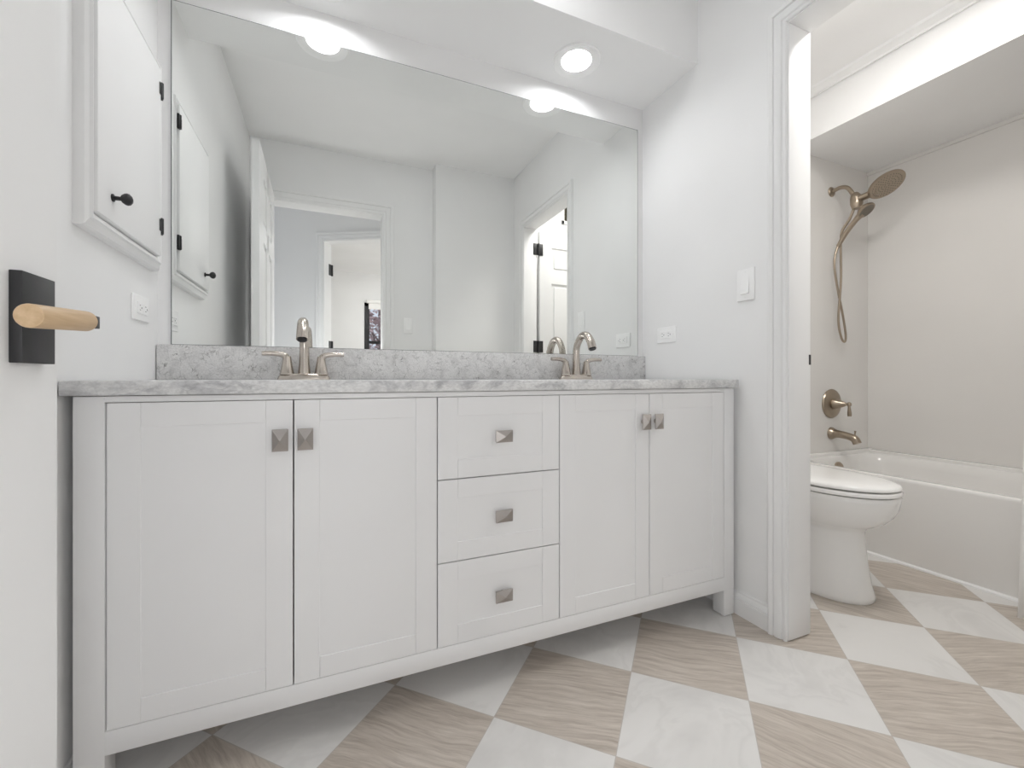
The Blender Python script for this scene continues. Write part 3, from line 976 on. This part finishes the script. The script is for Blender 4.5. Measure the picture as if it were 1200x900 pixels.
# ------------------------------------------------------------------ tub valve, spout, shower
SX = 2.822
tv = thing('tub_valve', 'round brushed nickel tub valve with hanging lever above the tub spout', 'valve', (SX, YW, 0.708))
bm = BM(); lathe(bm, (SX, YW - 0.0005, 0.708), (0, -1, 0), [(0, 0.088), (0.004, 0.089), (0.010, 0.085), (0.015, 0.074), (0.017, 0.070), (0.019, 0.034)], 48)
obj('escutcheon', bm, M['shower'], tv, 25)
bm = BM(); lathe(bm, (SX, YW - 0.018, 0.708), (0, -1, 0), [(0, 0.033), (0.012, 0.033), (0.018, 0.029), (0.060, 0.013), (0.066, 0.0085), (0.073, 0.0085), (0.077, 0.013), (0.084, 0.014), (0.090, 0.011), (0.092, 0.003)], 28)
tube(bm, [(SX, YW - 0.099, 0.700), (SX, YW - 0.101, 0.680), (SX, YW - 0.102, 0.655), (SX, YW - 0.102, 0.638)], [0.0065, 0.0085, 0.0115, 0.0105], 14, 5, flat=(1, 0.75))
obj('lever', bm, M['shower'], tv, 40)

ts = thing('tub_spout', 'brushed nickel bathtub spout with diverter pull under the round valve', 'spout', (SX, YW, 0.525))
bm = BM()
lathe(bm, (SX, YW - 0.0005, 0.527), (0, -1, 0), [(0, 0.037), (0.006, 0.037), (0.012, 0.033), (0.024, 0.027)], 28)
tube(bm, [(SX, YW - 0.015, 0.527), (SX, YW - 0.05, 0.526), (SX, YW - 0.095, 0.520), (SX, YW - 0.128, 0.508), (SX, YW - 0.143, 0.482)], [0.026, 0.022, 0.021, 0.022, 0.022], 22, 6)
obj('spout_body', bm, M['shower'], ts, 50)
bm = BM(); tube(bm, [(SX, YW - 0.128, 0.522), (SX, YW - 0.131, 0.545), (SX, YW - 0.132, 0.555)], [0.004, 0.004, 0.006], 10, 4)
obj('diverter_pull', bm, M['shower'], ts, 50)

sw = thing('shower_set', 'brushed nickel shower set with wide head, hand shower and hose above the tub', 'shower head', (SX, YW, 1.99))
FZ = 2.000
bm = BM(); lathe(bm, (SX, YW - 0.0005, FZ), (0, -1, 0), [(0, 0.029), (0.004, 0.030), (0.010, 0.026), (0.014, 0.013)], 28)
obj('flange', bm, M['shower'], sw, 40)
bm = BM(); tube(bm, [(SX, YW - 0.008, FZ), (SX, YW - 0.055, FZ + 0.006), (SX, YW - 0.092, FZ - 0.012), (SX, YW - 0.118, FZ - 0.055), (SX, YW - 0.125, FZ - 0.070)], 0.0115, 16, 6)
obj('arm', bm, M['shower'], sw, 50)
BY, BZ = YW - 0.135, 1.900
HC = Vector((SX + 0.02, 1.375, 1.935)); tilt = math.radians(33)
hn = Vector((-0.14, -math.sin(tilt), -math.cos(tilt))).normalized(); he = Vector((0, -math.cos(tilt), math.sin(tilt)))
bm = BM()
tube(bm, [(SX, BY + 0.008, BZ + 0.040), (SX, BY, BZ + 0.015), (SX, BY - 0.004, BZ - 0.020), (SX, BY - 0.006, BZ - 0.050)], [0.017, 0.028, 0.031, 0.024], 20, 6)
tube(bm, [(SX, BY, BZ), (SX + 0.004, BY - 0.030, BZ + 0.004), (SX + 0.012, HC.y + 0.075, HC.z - 0.030 + 0.006), tuple(HC - hn * 0.012 - he * 0.045)], [0.026, 0.024, 0.026, 0.034], 18, 6, flat=(1, 0.75))
lathe(bm, (SX, BY - 0.004, BZ + 0.028), (0.45, 0.4, 0.8), [(0, 0.012), (0.014, 0.012), (0.017, 0.009)], 14)
obj('diverter_body', bm, M['shower'], sw, 60)
R0 = 0.088
bm = BM(); lathe(bm, HC - hn * 0.022, hn, [(0, 0.030), (0.004, 0.055), (0.010, R0 - 0.006), (0.016, R0), (0.022, R0), (0.025, R0 - 0.004), (0.0255, R0 - 0.010)], 56)
wh = obj('wide_head', bm, M['shower'], sw, 40)
bm = BM(); u_, w_ = frame_of(hn)
for ring_r, cnt in ((0.012, 6), (0.026, 12), (0.040, 18), (0.054, 24), (0.068, 30)):
    for i in range(cnt):
        a = 2 * PI * i / cnt
        p = HC + hn * 0.0035 + (u_ * math.cos(a) + w_ * math.sin(a)) * ring_r
        lathe(bm, p, hn, [(0, 0.0030), (0.0034, 0.0018)], 6)
obj('nozzles', bm, M['rubber'], wh)['kind'] = 'stuff'
# hand shower docked below
GC = Vector((SX, 1.462, 1.820)); gt = math.radians(40)
gn = Vector((0, -math.sin(gt), -math.cos(gt)))
bm = BM()
lathe(bm, GC - gn * 0.036, gn, [(0, 0.016), (0.010, 0.030), (0.022, 0.042), (0.032, 0.047), (0.038, 0.046), (0.040, 0.042)], 36)
tube(bm, [tuple(GC - gn * 0.010 + Vector((0, 0.018, -0.018))), (SX - 0.005, 1.515, 1.780), (SX - 0.008, 1.560, 1.725), (SX - 0.010, 1.604, 1.655)], [0.020, 0.0145, 0.0135, 0.0115], 18, 6)
hs = obj('hand_shower', bm, M['shower'], sw, 50)
bm = BM(); lathe(bm, GC + gn * 0.003, gn, [(0, 0.041), (0.0018, 0.039)], 36); obj('nozzles', bm, M['rubber'], hs)
bm = BM()
hose = [(SX, BY + 0.004, BZ - 0.030), (SX - 0.004, 1.545, 1.80), (SX - 0.004, 1.585, 1.74), (SX, 1.595, 1.66), (SX + 0.010, 1.600, 1.45), (SX - 0.005, 1.605, 1.22), (SX + 0.020, 1.605, 1.115), (SX + 0.052, 1.604, 1.083),
        (SX + 0.062, 1.603, 1.125), (SX + 0.030, 1.602, 1.25), (SX - 0.012, 1.606, 1.40), (SX - 0.034, 1.610, 1.53), (SX - 0.026, 1.610, 1.605), (SX - 0.010, 1.604, 1.655)]
tube(bm, hose, [0.0075] * 3 + [0.0062] * 10 + [0.0075], 12, 8)
obj('hose', bm, M['shower'], sw, 60)

# ------------------------------------------------------------------ curtain at the right edge
bm = BM()
NY, NZ = 90, 14
rows = []
for j in range(NZ + 1):
    tz = j / NZ; z = 0.018 + tz * 2.40
    row = []
    for i in range(NY + 1):
        s = i / NY
        yy = (0.695 - 0.055 * tz) + (0.12 - (0.695 - 0.055 * tz)) * s
        xx = 2.258 + 0.022 * math.sin(s * 2 * PI * 5.5 - 1.9) + 0.006 * math.sin(s * 31 + tz * 3)
        row.append(bm.verts.new((xx, yy, z)))
    rows.append(row)
for j in range(NZ):
    for i in range(NY): bm.faces.new((rows[j][i], rows[j][i + 1], rows[j + 1][i + 1], rows[j + 1][i]))
cu = obj('shower_curtain', bm, M['fabric'], None, 80)
sd = cu.modifiers.new('thickness', 'SOLIDIFY'); sd.thickness = 0.003
tag(cu, 'white cloth curtain hanging beside the bathtub apron at the right edge', 'curtain')
bm = BM(); box(bm, 2.25, 2.275, 0.10, 0.66, 2.418, 2.4395, 0.002)
tk = obj('curtain_track', bm, M['plastic']); tag(tk, 'white ceiling track above the curtain beside the tub', 'curtain track')

for o in scene.objects:
    if 'own' in o: del o['own']
